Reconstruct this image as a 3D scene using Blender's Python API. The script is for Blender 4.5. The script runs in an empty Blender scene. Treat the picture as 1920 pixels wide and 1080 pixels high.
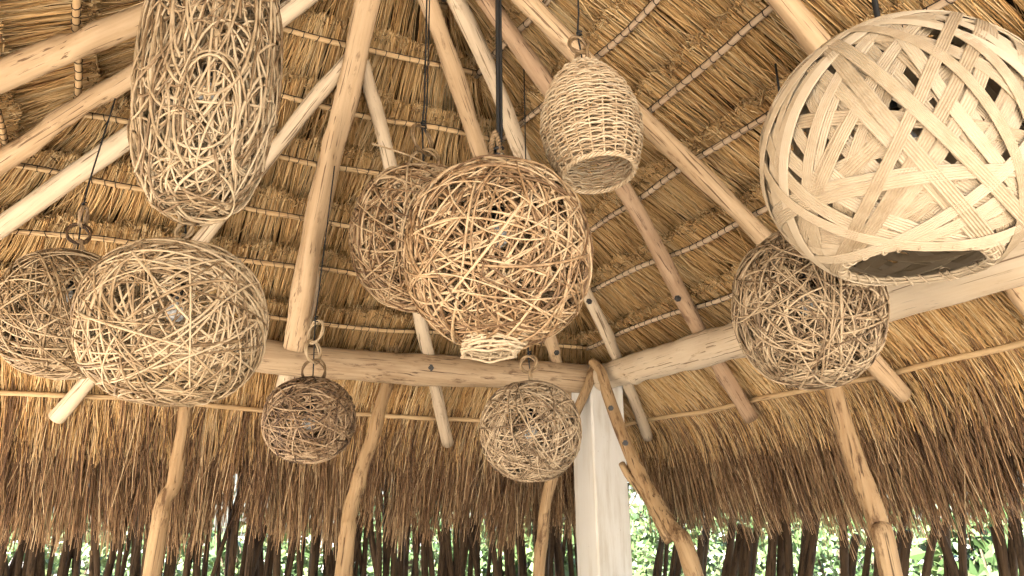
import bpy, math, random
import numpy as np
from mathutils import Matrix, Vector

# ------------------------------------------------------------------ camera, sky, sun, exposure
scene = bpy.context.scene
EYE = 1.6
cam_data = bpy.data.cameras.new('camera')
cam_data.sensor_fit = 'HORIZONTAL'
cam_data.sensor_width = 36.0
cam_data.lens = 36.0 * 1443.87 / 1920.0
cam_data.clip_start = 0.05
cam_data.clip_end = 2000.0
cam = bpy.data.objects.new('camera', cam_data)
scene.collection.objects.link(cam)
cam.matrix_world = (Matrix.Translation((0, 0, EYE)) @ Matrix.Rotation(math.radians(90 + 17.53), 4, 'X')
                    @ Matrix.Rotation(math.radians(-0.697), 4, 'Z'))
scene.camera = cam

SUN_EL, SUN_AZ = 40.0, 222.0          # degrees; azimuth measured clockwise from +Y (the view direction)
world = bpy.data.worlds.new('World')
scene.world = world
world.use_nodes = True
wn = world.node_tree
for n in list(wn.nodes):
    wn.nodes.remove(n)
sky = wn.nodes.new('ShaderNodeTexSky')
sky.sky_type = 'NISHITA'
sky.sun_disc = False
sky.sun_elevation = math.radians(SUN_EL)
sky.sun_rotation = math.radians(SUN_AZ)
sky.dust_density = 2.0
bg = wn.nodes.new('ShaderNodeBackground')
bg.inputs['Strength'].default_value = 0.07
wo = wn.nodes.new('ShaderNodeOutputWorld')
wn.links.new(sky.outputs[0], bg.inputs[0])
wn.links.new(bg.outputs[0], wo.inputs[0])

sd = bpy.data.lights.new('sun', 'SUN')
sd.energy = 5.0
sd.angle = math.radians(0.5)
sd.color = (1.0, 0.97, 0.93)
sun = bpy.data.objects.new('sun', sd)
scene.collection.objects.link(sun)
az, el = math.radians(SUN_AZ), math.radians(SUN_EL)
to_sun = Vector((math.sin(az) * math.cos(el), math.cos(az) * math.cos(el), math.sin(el)))
sun.rotation_euler = to_sun.to_track_quat('Z', 'Y').to_euler()

vs = scene.view_settings
vs.view_transform = 'Standard'
vs.look = 'None'
vs.gamma = 1.0
vs.use_curve_mapping = False
vs.exposure = 3.25
cy = scene.cycles
cy.use_denoising = True
cy.max_bounces = 4
cy.diffuse_bounces = 2
cy.glossy_bounces = 2
cy.transmission_bounces = 4
cy.transparent_max_bounces = 4
cy.caustics_reflective = False
cy.caustics_refractive = False
cy.debug_use_spatial_splits = True
cy.adaptive_threshold = 0.03

# ------------------------------------------------------------------ the plan of the pavilion
# a: metres inwards from the long right-hand beam, b: metres inwards from the end (left-hand) beam, h: height over the eye
PSI = math.radians(63.16)
U = np.array([math.sin(PSI), math.cos(PSI)])
W = np.array([-math.cos(PSI), math.sin(PSI)])
P = np.array([0.5154, 5.0])
WIDTH, LENGTH = 3.9, 5.4
HB = 0.925                       # beam axis
Z0, TA, TB = 1.0774, 0.7793, 0.8854   # purlin plane at the beams; slopes of the long sides and of the hipped end
LEVELS = [2.53, 2.335, 2.136, 1.939, 1.746, 1.543, 1.338, 1.128, 0.908, 0.698]   # purlin heights; the last is the eave
rng = np.random.default_rng(7)
random.seed(7)
COL = scene.collection


def G(a, b, h):
    a, b, h = np.broadcast_arrays(np.asarray(a, float), np.asarray(b, float), np.asarray(h, float))
    x = P[0] - a * U[0] - b * W[0]
    y = P[1] - a * U[1] - b * W[1]
    return np.stack([x, y, h + EYE], -1)


def roof_h(a, b):
    return Z0 + min(TA * a, TA * (WIDTH - a), TB * b)


# inward (downward) normals of the three roof planes, in world axes
def plane_normal(kind):
    if kind == 'A':   # h rises with b: gradient along -W
        g = -W * TB
    elif kind == 'B':
        g = -U * TA
    else:
        g = U * TA
    v = np.array([g[0], g[1], -1.0])
    return v / np.linalg.norm(v)
NRM = {k: plane_normal(k) for k in 'ABC'}


def on_plane(kind, e, h):
    """point on a roof plane: e runs along the purlin (a for the end, b for the sides), h is the height"""
    if kind == 'A':
        return G(e, (h - Z0) / TB, h)
    if kind == 'B':
        return G((h - Z0) / TA, e, h)
    return G(WIDTH - (h - Z0) / TA, e, h)


def e_range(kind, h):
    if kind == 'A':
        x = (h - Z0) / TA
        return x, WIDTH - x
    return (h - Z0) / TB, LENGTH


# ------------------------------------------------------------------ materials
def nodes_of(name):
    m = bpy.data.materials.new(name)
    m.use_nodes = True
    nt = m.node_tree
    b = nt.nodes['Principled BSDF']
    return m, nt, b


def N(nt, t, **kw):
    n = nt.nodes.new(t)
    for k, v in kw.items():
        if k in n.inputs:
            n.inputs[k].default_value = v
        else:
            setattr(n, k, v)
    return n


def ramp(nt, stops):
    r = nt.nodes.new('ShaderNodeValToRGB')
    el = r.color_ramp.elements
    while len(el) < len(stops):
        el.new(0.5)
    for e, (p, c) in zip(el, stops):
        e.position = p
        e.color = (*c, 1.0)
    return r


def mat_strand(name, stops, rough=0.55, streak=0.25, spec=0.35):
    """straw, leaf and cane: colour by the strand's own random tint, with fine streaks"""
    m, nt, b = nodes_of(name)
    at = N(nt, 'ShaderNodeAttribute', attribute_name='tint')
    r = ramp(nt, stops)
    tc = N(nt, 'ShaderNodeTexCoord')
    no = N(nt, 'ShaderNodeTexNoise', Scale=60.0, Detail=1.0)
    nt.links.new(tc.outputs['Object'], no.inputs['Vector'])
    ma = N(nt, 'ShaderNodeMath', operation='MULTIPLY_ADD')
    ma.inputs[1].default_value = streak
    nt.links.new(no.outputs['Fac'], ma.inputs[0])
    sb = N(nt, 'ShaderNodeMath', operation='SUBTRACT')
    sb.inputs[1].default_value = streak * 0.5
    nt.links.new(at.outputs['Fac'], sb.inputs[0])
    nt.links.new(sb.outputs[0], ma.inputs[2])
    nt.links.new(ma.outputs[0], r.inputs['Fac'])
    nt.links.new(r.outputs['Color'], b.inputs['Base Color'])
    b.inputs['Roughness'].default_value = rough
    b.inputs['Specular IOR Level'].default_value = spec
    return m


def mat_log(name, pale, mid, dark, bark=0.5, scale=1.0, bump=0.25, rough=0.6):
    """peeled round timber, grain along the log's own Z axis, bark flecks and cracks"""
    m, nt, b = nodes_of(name)
    tc = N(nt, 'ShaderNodeTexCoord')
    oi = N(nt, 'ShaderNodeObjectInfo')
    off = N(nt, 'ShaderNodeVectorMath', operation='SCALE')
    cmb = N(nt, 'ShaderNodeCombineXYZ')
    for i in range(3):
        nt.links.new(oi.outputs['Random'], cmb.inputs[i])
    nt.links.new(cmb.outputs[0], off.inputs[0])
    off.inputs['Scale'].default_value = 37.0
    add = N(nt, 'ShaderNodeVectorMath', operation='ADD')
    nt.links.new(tc.outputs['Object'], add.inputs[0])
    nt.links.new(off.outputs[0], add.inputs[1])

    def stretched(sx, sz, detail, rgh=0.6):
        mp = N(nt, 'ShaderNodeMapping')
        mp.inputs['Scale'].default_value = (sx, sx, sz)
        nt.links.new(add.outputs[0], mp.inputs['Vector'])
        no = N(nt, 'ShaderNodeTexNoise', Scale=1.0, Detail=detail, Roughness=rgh)
        nt.links.new(mp.outputs[0], no.inputs['Vector'])
        return no
    grain = stretched(70 * scale, 3.0 * scale, 5)
    broad = stretched(9 * scale, 2.2 * scale, 4)
    blot = stretched(22 * scale, 6 * scale, 6, 0.7)
    crack = stretched(110 * scale, 2.0 * scale, 2)
    r1 = ramp(nt, [(0.30, mid), (0.62, pale)])
    nt.links.new(grain.outputs['Fac'], r1.inputs['Fac'])
    r2 = ramp(nt, [(0.42, mid), (0.60, pale)])
    nt.links.new(broad.outputs['Fac'], r2.inputs['Fac'])
    mx = N(nt, 'ShaderNodeMix', data_type='RGBA')
    mx.inputs[0].default_value = 0.4
    nt.links.new(r1.outputs[0], mx.inputs[6])
    nt.links.new(r2.outputs[0], mx.inputs[7])
    rb = ramp(nt, [(0.66 - 0.16 * bark, (0, 0, 0)), (0.74 - 0.14 * bark, (1, 1, 1))])
    nt.links.new(blot.outputs['Fac'], rb.inputs['Fac'])
    mb = N(nt, 'ShaderNodeMath', operation='MULTIPLY')
    mb.inputs[1].default_value = min(1.0, 0.35 + 0.6 * bark)
    nt.links.new(rb.outputs[0], mb.inputs[0])
    mx2 = N(nt, 'ShaderNodeMix', data_type='RGBA')
    nt.links.new(mb.outputs[0], mx2.inputs[0])
    nt.links.new(mx.outputs[2], mx2.inputs[6])
    mx2.inputs[7].default_value = (*dark, 1)
    rc = ramp(nt, [(0.61, (0, 0, 0)), (0.66, (1, 1, 1))])
    nt.links.new(crack.outputs['Fac'], rc.inputs['Fac'])
    mx3 = N(nt, 'ShaderNodeMix', data_type='RGBA')
    mc = N(nt, 'ShaderNodeMath', operation='MULTIPLY')
    mc.inputs[1].default_value = 0.8
    nt.links.new(rc.outputs[0], mc.inputs[0])
    nt.links.new(mc.outputs[0], mx3.inputs[0])
    nt.links.new(mx2.outputs[2], mx3.inputs[6])
    mx3.inputs[7].default_value = (dark[0] * 0.5, dark[1] * 0.45, dark[2] * 0.4, 1)
    nt.links.new(mx3.outputs[2], b.inputs['Base Color'])
    bp = N(nt, 'ShaderNodeBump', Strength=bump, Distance=0.01)
    su = N(nt, 'ShaderNodeMath', operation='SUBTRACT')
    nt.links.new(grain.outputs['Fac'], su.inputs[0])
    nt.links.new(rc.outputs[0], su.inputs[1])
    nt.links.new(su.outputs[0], bp.inputs['Height'])
    nt.links.new(bp.outputs[0], b.inputs['Normal'])
    b.inputs['Roughness'].default_value = rough
    b.inputs['Specular IOR Level'].default_value = 0.25
    return m


def mat_noise(name, c1, c2, scale, rough=0.8, bump=0.1, detail=6, dist=0.01):
    m, nt, b = nodes_of(name)
    tc = N(nt, 'ShaderNodeTexCoord')
    no = N(nt, 'ShaderNodeTexNoise', Scale=scale, Detail=detail, Roughness=0.65)
    nt.links.new(tc.outputs['Object'], no.inputs['Vector'])
    r = ramp(nt, [(0.35, c1), (0.65, c2)])
    nt.links.new(no.outputs['Fac'], r.inputs['Fac'])
    nt.links.new(r.outputs[0], b.inputs['Base Color'])
    bp = N(nt, 'ShaderNodeBump', Strength=bump, Distance=dist)
    nt.links.new(no.outputs['Fac'], bp.inputs['Height'])
    nt.links.new(bp.outputs[0], b.inputs['Normal'])
    b.inputs['Roughness'].default_value = rough
    return m


def mat_cane(name, dark, mid, pale, rough=0.5, mottle=1.0):
    """rattan: each cane takes its own tone, mottled along its length"""
    m, nt, b = nodes_of(name)
    oi = N(nt, 'ShaderNodeObjectInfo')
    tc = N(nt, 'ShaderNodeTexCoord')
    no = N(nt, 'ShaderNodeTexNoise', Scale=26.0, Detail=5.0, Roughness=0.65)
    nt.links.new(tc.outputs['Object'], no.inputs['Vector'])
    ma = N(nt, 'ShaderNodeMath', operation='MULTIPLY_ADD')
    ma.inputs[1].default_value = 0.62
    nt.links.new(oi.outputs['Random'], ma.inputs[0])
    nt.links.new(no.outputs['Fac'], ma.inputs[2])
    sb = N(nt, 'ShaderNodeMath', operation='MULTIPLY_ADD')
    sb.inputs[1].default_value = mottle
    sb.inputs[2].default_value = 0.5 - 0.81 * mottle
    nt.links.new(ma.outputs[0], sb.inputs[0])
    r = ramp(nt, [(0.22, dark), (0.48, mid), (0.76, pale)])
    nt.links.new(sb.outputs[0], r.inputs['Fac'])
    nt.links.new(r.outputs[0], b.inputs['Base Color'])
    b.inputs['Roughness'].default_value = rough
    b.inputs['Specular IOR Level'].default_value = 0.35
    return m


def mat_plain(name, c, rough=0.5, metal=0.0):
    m, nt, b = nodes_of(name)
    b.inputs['Base Color'].default_value = (*c, 1)
    b.inputs['Roughness'].default_value = rough
    b.inputs['Metallic'].default_value = metal
    return m


M = {}
M['straw'] = mat_strand('straw', [(0.0, (0.170, 0.071, 0.020)), (0.20, (0.520, 0.275, 0.090)), (0.52, (0.800, 0.499, 0.211)), (1.0, (0.930, 0.694, 0.387))])
M['butts'] = mat_strand('cut_straw_ends', [(0.0, (0.150, 0.077, 0.028)), (0.45, (0.480, 0.298, 0.129)), (1.0, (0.780, 0.576, 0.313))], rough=0.8)
M['fringe'] = mat_strand('weathered_straw', [(0.0, (0.072, 0.033, 0.015)), (0.40, (0.277, 0.148, 0.067)), (0.72, (0.514, 0.318, 0.154)), (1.0, (0.782, 0.575, 0.339))])
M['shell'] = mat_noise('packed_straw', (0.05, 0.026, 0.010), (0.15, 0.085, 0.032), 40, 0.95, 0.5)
M['rafter'] = mat_log('peeled_rafter_wood', (0.667, 0.481, 0.295), (0.514, 0.342, 0.188), (0.199, 0.102, 0.047), 0.5)
M['rafter_pale'] = mat_log('pale_rafter_wood', (0.754, 0.609, 0.427), (0.607, 0.461, 0.304), (0.258, 0.147, 0.074), 0.5)
M['rafter_brown'] = mat_log('brown_rafter_wood', (0.570, 0.392, 0.245), (0.418, 0.260, 0.149), (0.190, 0.100, 0.057), 0.6)
M['beam'] = mat_log('beam_wood', (0.60, 0.44, 0.275), (0.41, 0.27, 0.15), (0.15, 0.08, 0.04), 0.65)
M['beam_pale'] = mat_log('pale_beam_wood', (0.720, 0.587, 0.418), (0.630, 0.476, 0.305), (0.270, 0.145, 0.064), 0.3)
M['brace'] = mat_log('barked_pole_wood', (0.50, 0.34, 0.18), (0.33, 0.20, 0.095), (0.12, 0.06, 0.026), 0.80, bump=0.6, scale=0.8)
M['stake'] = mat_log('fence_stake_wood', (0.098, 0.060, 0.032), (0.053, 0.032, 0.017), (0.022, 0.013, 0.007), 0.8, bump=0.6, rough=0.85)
M['purlin'] = mat_log('bamboo_batten', (0.68, 0.48, 0.26), (0.54, 0.34, 0.165), (0.30, 0.16, 0.07), 0.3)
M['purlin_grey'] = mat_log('grey_batten', (0.62, 0.47, 0.32), (0.50, 0.35, 0.22), (0.28, 0.17, 0.09), 0.4)
M['cane_pale'] = mat_cane('pale_rattan', (0.183, 0.113, 0.055), (0.410, 0.295, 0.172), (0.541, 0.417, 0.268))
M['cane_tan'] = mat_cane('tan_rattan', (0.156, 0.093, 0.042), (0.372, 0.252, 0.134), (0.530, 0.393, 0.239))
M['cane_brown'] = mat_cane('brown_rattan', (0.140, 0.074, 0.031), (0.370, 0.230, 0.115), (0.550, 0.394, 0.230))
M['cane_dark'] = mat_cane('dark_rattan', (0.065, 0.035, 0.018), (0.22, 0.133, 0.068), (0.44, 0.31, 0.185))
M['cane_grey'] = mat_cane('greyish_rattan', (0.138, 0.086, 0.045), (0.332, 0.233, 0.134), (0.484, 0.365, 0.231))
M['wicker'] = mat_strand('willow_wicker', [(0.0, (0.245, 0.154, 0.079)), (0.5, (0.451, 0.321, 0.190)), (1.0, (0.588, 0.465, 0.309))], streak=0.5)
M['band'] = mat_cane('flat_reed', (0.289, 0.208, 0.118), (0.433, 0.337, 0.221), (0.505, 0.410, 0.287), mottle=0.5)
M['cord'] = mat_plain('black_cord', (0.012, 0.011, 0.010), 0.6)
M['thread'] = mat_plain('dark_tie_thread', (0.025, 0.014, 0.008), 0.8)
M['bolt'] = mat_plain('bolt_steel', (0.06, 0.055, 0.05), 0.45, 0.6)
M['socket'] = mat_plain('black_bakelite', (0.010, 0.010, 0.010), 0.35)
M['bulb'] = mat_plain('frosted_bulb', (0.90, 0.90, 0.88), 0.2)
def mat_post():
    m, nt, b = nodes_of('limewashed_post')
    tc = N(nt, 'ShaderNodeTexCoord')
    mp = N(nt, 'ShaderNodeMapping')
    mp.inputs['Scale'].default_value = (14, 14, 1.6)
    nt.links.new(tc.outputs['Object'], mp.inputs['Vector'])
    streak = N(nt, 'ShaderNodeTexNoise', Scale=1.0, Detail=6.0, Roughness=0.65)
    nt.links.new(mp.outputs[0], streak.inputs['Vector'])
    spot = N(nt, 'ShaderNodeTexNoise', Scale=34.0, Detail=4.0, Roughness=0.7)
    nt.links.new(tc.outputs['Object'], spot.inputs['Vector'])
    r = ramp(nt, [(0.30, (0.66, 0.59, 0.48)), (0.50, (0.83, 0.785, 0.70)), (0.75, (0.87, 0.835, 0.77))])
    nt.links.new(streak.outputs['Fac'], r.inputs['Fac'])
    r2 = ramp(nt, [(0.68, (0, 0, 0)), (0.72, (1, 1, 1))])
    nt.links.new(spot.outputs['Fac'], r2.inputs['Fac'])
    mx = N(nt, 'ShaderNodeMix', data_type='RGBA')
    nt.links.new(r2.outputs[0], mx.inputs[0])
    nt.links.new(r.outputs[0], mx.inputs[6])
    mx.inputs[7].default_value = (0.50, 0.43, 0.34, 1)
    nt.links.new(mx.outputs[2], b.inputs['Base Color'])
    bp = N(nt, 'ShaderNodeBump', Strength=0.25, Distance=0.004)
    nt.links.new(spot.outputs['Fac'], bp.inputs['Height'])
    nt.links.new(bp.outputs[0], b.inputs['Normal'])
    b.inputs['Roughness'].default_value = 0.85
    return m


M['post'] = mat_post()
M['sand'] = mat_noise('pale_sand', (0.48, 0.42, 0.345), (0.60, 0.54, 0.46), 1.5, 0.95, 0.3)
M['floor'] = mat_noise('added_dark_slab', (0.15, 0.12, 0.09), (0.23, 0.19, 0.145), 3, 0.7, 0.15)  # kept dark so the added slab sends little light up
M['leaf'] = mat_strand('green_leaf', [(0.0, (0.035, 0.065, 0.022)), (0.5, (0.085, 0.14, 0.045)), (1.0, (0.20, 0.25, 0.10))], 0.4, 0.1, 0.5)
M['stem'] = mat_plain('shrub_stem', (0.10, 0.07, 0.04), 0.9)


# ------------------------------------------------------------------ mesh helpers
def mesh_from_arrays(name, verts, quads, tint=None, smooth=True):
    me = bpy.data.meshes.new(name)
    nv, nq = len(verts), len(quads)
    me.vertices.add(nv)
    me.vertices.foreach_set('co', np.ascontiguousarray(verts, np.float32).ravel())
    k = quads.shape[1]
    me.loops.add(nq * k)
    me.loops.foreach_set('vertex_index', np.ascontiguousarray(quads, np.int32).ravel())
    me.polygons.add(nq)
    me.polygons.foreach_set('loop_start', np.arange(0, nq * k, k, dtype=np.int32))
    me.polygons.foreach_set('use_smooth', np.full(nq, smooth))
    if tint is not None:
        at = me.attributes.new('tint', 'FLOAT', 'POINT')
        at.data.foreach_set('value', np.ascontiguousarray(tint, np.float32))
    me.update(calc_edges=True)
    me.validate()
    return me


def strands_mesh(name, C, R, tint, sides=3):
    """C: (n, m, 3) centre lines, R: (n, m) radii -> one mesh of thin tubes"""
    n, m, _ = C.shape
    d = C[:, -1] - C[:, 0]
    d /= np.linalg.norm(d, axis=1, keepdims=True) + 1e-9
    ref = rng.normal(size=(n, 3))
    e1 = np.cross(d, ref)
    e1 /= np.linalg.norm(e1, axis=1, keepdims=True) + 1e-9
    e2 = np.cross(d, e1)
    ang = np.arange(sides) * 2 * math.pi / sides
    off = e1[:, None, :] * np.cos(ang)[None, :, None] + e2[:, None, :] * np.sin(ang)[None, :, None]
    V = C[:, :, None, :] + off[:, None, :, :] * R[:, :, None, None]
    base = (np.arange(n) * m * sides)[:, None, None]
    i = np.arange(m - 1)[None, :, None] * sides
    j = np.arange(sides)[None, None, :]
    j2 = (j + 1) % sides
    Q = np.stack([base + i + j, base + i + j2, base + i + sides + j2, base + i + sides + j], -1).reshape(-1, 4)
    return mesh_from_arrays(name, V.reshape(-1, 3), Q, np.repeat(tint, m * sides))


def sweep(pts, rad, sides=8, closed=False, caps=True, wob=None, flat=None, up=None):
    """tube along a polyline with transported frames. flat: list of (x, y) profile points instead of a circle"""
    pts = np.asarray(pts, float)
    n = len(pts)
    rad = np.broadcast_to(np.asarray(rad, float), (n,))
    if closed:
        T = np.roll(pts, -1, 0) - np.roll(pts, 1, 0)
    else:
        T = np.gradient(pts, axis=0)
    T /= np.linalg.norm(T, axis=1, keepdims=True) + 1e-12
    Nn = np.zeros((n, 3))
    if up is not None:
        Nn = up - (up * T).sum(1, keepdims=True) * T
        Nn /= np.linalg.norm(Nn, axis=1, keepdims=True) + 1e-12
    else:
        r = np.array([0.31, 0.17, 0.93])
        v = r - (r @ T[0]) * T[0]
        if np.linalg.norm(v) < 0.2:
            r = np.array([0.9, 0.3, 0.1])
            v = r - (r @ T[0]) * T[0]
        Nn[0] = v / np.linalg.norm(v)
        for i in range(1, n):
            v = Nn[i - 1] - (Nn[i - 1] @ T[i]) * T[i]
            Nn[i] = v / (np.linalg.norm(v) + 1e-12)
    B = np.cross(T, Nn)
    if flat is None:
        ang = np.arange(sides) * 2 * math.pi / sides
        prof = np.stack([np.cos(ang), np.sin(ang)], 1)
    else:
        prof = np.asarray(flat, float)
        sides = len(prof)
    S = np.broadcast_to(prof[None], (n, sides, 2)).copy()
    if wob is not None:
        S *= wob[:, :, None]
    V = pts[:, None, :] + (Nn[:, None, :] * S[:, :, :1] + B[:, None, :] * S[:, :, 1:]) * rad[:, None, None]
    m = n if closed else n - 1
    i = np.arange(m)[:, None]
    j = np.arange(sides)[None, :]
    i2 = (i + 1) % n
    j2 = (j + 1) % sides
    Q = np.stack([i * sides + j, i * sides + j2, i2 * sides + j2, i2 * sides + j], -1).reshape(-1, 4)
    V = V.reshape(-1, 3)
    if caps and not closed:
        c0, c1 = len(V), len(V) + 1
        V = np.vstack([V, pts[:1], pts[-1:]])
        jj = np.arange(sides)
        k2 = (jj + 1) % sides
        cap0 = np.stack([k2, jj, np.full(sides, c0), np.full(sides, c0)], -1)
        o = (n - 1) * sides
        cap1 = np.stack([o + jj, o + k2, np.full(sides, c1), np.full(sides, c1)], -1)
        return V, Q, np.vstack([cap0, cap1])[:, :3]
    return V, Q, None


def make_mesh(name, parts, smooth=True, tints=None):
    """join (V, Q, T) tubes into one mesh"""
    vs_, fs, ts = [], [], []
    o = 0
    for k, (V, Q, T) in enumerate(parts):
        vs_.append(V)
        fs += (Q + o).tolist()
        if T is not None:
            fs += (T + o).tolist()
        if tints is not None:
            ts.append(np.full(len(V), tints[k]))
        o += len(V)
    me = bpy.data.meshes.new(name)
    me.from_pydata(np.vstack(vs_).tolist(), [], fs)
    me.polygons.foreach_set('use_smooth', np.full(len(me.polygons), smooth))
    if tints is not None:
        at = me.attributes.new('tint', 'FLOAT', 'POINT')
        at.data.foreach_set('value', np.concatenate(ts).astype(np.float32))
    me.update()
    return me


def link(name, me, mat, parent=None, matrix=None, kind=None, label=None):
    o = bpy.data.objects.new(name, me)
    COL.objects.link(o)
    if me is not None and mat is not None and not me.materials:
        me.materials.append(mat)
    if matrix is not None:
        o.matrix_world = matrix
    if parent is not None:
        o.parent = parent
        o.matrix_parent_inverse = WORLD[parent.name].inverted()
    WORLD[o.name] = Matrix(matrix) if matrix is not None else Matrix()
    if kind:
        o['kind'] = kind
    if label:
        o['label'] = label
    return o


WORLD = {}


def thing(name, label, cat, loc=(0, 0, 0), group=None):
    o = link(name, None, None, None, Matrix.Translation(Vector([float(x) for x in loc])))
    tag(o, label, cat, group)
    return o


def tag(o, label, cat, group=None, kind=None):
    o['label'] = label
    o['category'] = cat
    if group:
        o['group'] = group
    if kind:
        o['kind'] = kind
    return o


def spline(pts, n):
    """Catmull-Rom through pts, n samples"""
    pts = np.asarray(pts, float)
    if len(pts) == 2:
        return pts[0] + (pts[1] - pts[0]) * np.linspace(0, 1, n)[:, None]
    q = np.vstack([2 * pts[0] - pts[1], pts, 2 * pts[-1] - pts[-2]])
    t = np.linspace(0, len(pts) - 1 - 1e-9, n)
    i = t.astype(int)
    f = (t - i)[:, None]
    p0, p1, p2, p3 = q[i], q[i + 1], q[i + 2], q[i + 3]
    return 0.5 * ((2 * p1) + (-p0 + p2) * f + (2 * p0 - 5 * p1 + 4 * p2 - p3) * f ** 2 + (-p0 + 3 * p1 - 3 * p2 + p3) * f ** 3)


def log(name, pts, r0, r1, mat, parent=None, sides=14, rough=0.05, bend=0.012, seed=0, label=None, seg=0.07, knots=2, kind=None):
    """a natural round timber; its local Z axis runs along it so the grain follows"""
    rs = np.random.default_rng(seed + 11)
    pts = np.asarray(pts, float)
    d = pts[-1] - pts[0]
    L = np.linalg.norm(d)
    n = max(6, int(L / seg))
    C = spline(pts, n)
    z = Vector(d / L)
    rot = z.to_track_quat('Z', 'Y').to_matrix().to_4x4()
    mw = Matrix.Translation(Vector(pts[0])) @ rot
    inv = np.array(mw.inverted())
    C = C @ inv[:3, :3].T + inv[:3, 3]
    s = np.linspace(0, 1, n)
    for ax in range(2):
        for k in (1, 2, 3):
            C[:, ax] += bend / k * rs.normal() * np.sin(s * math.pi * k + rs.uniform(0, 6))
    R = r0 + (r1 - r0) * s
    R = R * (1 + 0.03 * np.sin(s * L * 9 + rs.uniform(0, 6)) + 0.02 * np.sin(s * L * 23 + rs.uniform(0, 6)))
    th = np.arange(sides) * 2 * math.pi / sides
    wob = np.ones((n, sides))
    for k in range(6):
        wob += rough * 0.5 * rs.normal() * np.sin(th[None] * rs.integers(1, 4) + s[:, None] * L * rs.uniform(2, 14) + rs.uniform(0, 6))
    for k in range(knots):
        c, t0 = rs.uniform(0.05, 0.95), rs.uniform(0, 6.28)
        dth = np.abs((th - t0 + math.pi) % (2 * math.pi) - math.pi)
        wob += 0.22 * np.exp(-((s[:, None] - c) * L / 0.045) ** 2 - (dth[None] / 0.5) ** 2)
    # rounded, slightly rough sawn ends
    me = make_mesh(name, [sweep(C, R, sides, wob=wob)])
    return link(name, me, mat, parent, mw, kind, label)


def bolt(parent, p, nrm, size=0.010):
    nrm = Vector([float(x) for x in nrm]).normalized()
    a6 = np.arange(6) * math.pi / 3
    prof = [(0.0, 0.0), (0.0, 1.9), (0.003, 1.9), (0.003, 1.0), (0.012, 1.0), (0.014, 0.7), (0.014, 0.0)]
    V = []
    for h, r in prof:
        for t in a6:
            V.append((math.cos(t) * r * size, math.sin(t) * r * size, h))
    F = []
    for i in range(len(prof) - 1):
        for j in range(6):
            F.append((i * 6 + j, i * 6 + (j + 1) % 6, (i + 1) * 6 + (j + 1) % 6, (i + 1) * 6 + j))
    me = bpy.data.meshes.new('bolt')
    me.from_pydata(V, [], F)
    mw = Matrix.Translation(Vector([float(x) for x in p])) @ nrm.to_track_quat('Z', 'Y').to_matrix().to_4x4()
    return link('bolt', me, M['bolt'], parent, mw)


# ------------------------------------------------------------------ ground
def ground():
    n = 60
    g = np.linspace(-1, 1, n)
    g = np.sign(g) * np.abs(g) ** 3 * 600
    X, Y = np.meshgrid(g, g)
    Z = 0.03 * np.sin(X * 0.7) * np.cos(Y * 0.6)
    V = np.stack([X, Y, Z], -1).reshape(-1, 3)
    i, j = np.meshgrid(np.arange(n - 1), np.arange(n - 1), indexing='ij')
    q = (i * n + j).ravel()
    Q = np.stack([q, q + 1, q + n + 1, q + n], -1)
    o = link('ground', mesh_from_arrays('ground', V, Q), M['sand'], kind='structure')
    o['label'] = 'pale sandy ground under and around the pavilion'
ground()


def floor():  # unseen slab added under the roof to weaken bounce light and deepen shadows
    c = [(-0.35, -0.55), (WIDTH + 0.35, -0.55), (WIDTH + 0.35, LENGTH + 0.3), (-0.35, LENGTH + 0.3)]
    V = [G(a, b, 0.06 - EYE) for a, b in c] + [G(a, b, -0.3 - EYE) for a, b in c]
    F = [(0, 1, 2, 3)] + [(i, (i + 1) % 4, 4 + (i + 1) % 4, 4 + i) for i in range(4)]
    me = bpy.data.meshes.new('floor')
    me.from_pydata([list(v) for v in V], [], F)
    o = link('floor', me, M['floor'], kind='structure')
    o['label'] = 'unseen brown floor slab, added to cut the light bouncing up from below'
floor()


# ------------------------------------------------------------------ thatched roof
EAVE_CORNER = G(0, 0, -EYE)
roof = thing('thatched_roof', 'hipped golden straw thatch roof seen from below on round rafters', 'roof', G(WIDTH / 2, 1.75, -EYE))


def shell():
    """packed thatch behind the visible courses: a closed skin so that no daylight comes through"""
    hs_top = Z0 + TA * WIDTH / 2
    eb = 0.42
    n = {k: -NRM[k] for k in 'ABC'}

    def P3(kind, e, h, off):
        return on_plane(kind, e, h) + n[kind] * off
    faces, verts = [], []

    def quad(p):
        o = len(verts)
        verts.extend([list(x) for x in p])
        faces.append(list(range(o, o + len(p))))
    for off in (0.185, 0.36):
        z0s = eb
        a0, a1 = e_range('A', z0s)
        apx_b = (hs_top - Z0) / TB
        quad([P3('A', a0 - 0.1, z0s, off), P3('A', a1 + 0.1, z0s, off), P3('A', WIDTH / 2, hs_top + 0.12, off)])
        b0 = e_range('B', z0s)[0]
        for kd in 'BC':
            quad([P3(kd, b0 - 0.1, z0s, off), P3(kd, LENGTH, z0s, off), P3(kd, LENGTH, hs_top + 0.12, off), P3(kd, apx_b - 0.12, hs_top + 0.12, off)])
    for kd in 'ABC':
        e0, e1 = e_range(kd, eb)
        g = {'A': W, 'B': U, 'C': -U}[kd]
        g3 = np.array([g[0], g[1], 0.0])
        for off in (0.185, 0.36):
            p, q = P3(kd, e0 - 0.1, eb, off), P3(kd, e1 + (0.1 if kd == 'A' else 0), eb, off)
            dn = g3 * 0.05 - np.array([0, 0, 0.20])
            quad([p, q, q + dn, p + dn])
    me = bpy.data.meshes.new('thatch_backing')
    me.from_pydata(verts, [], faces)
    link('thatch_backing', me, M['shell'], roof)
shell()


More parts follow.
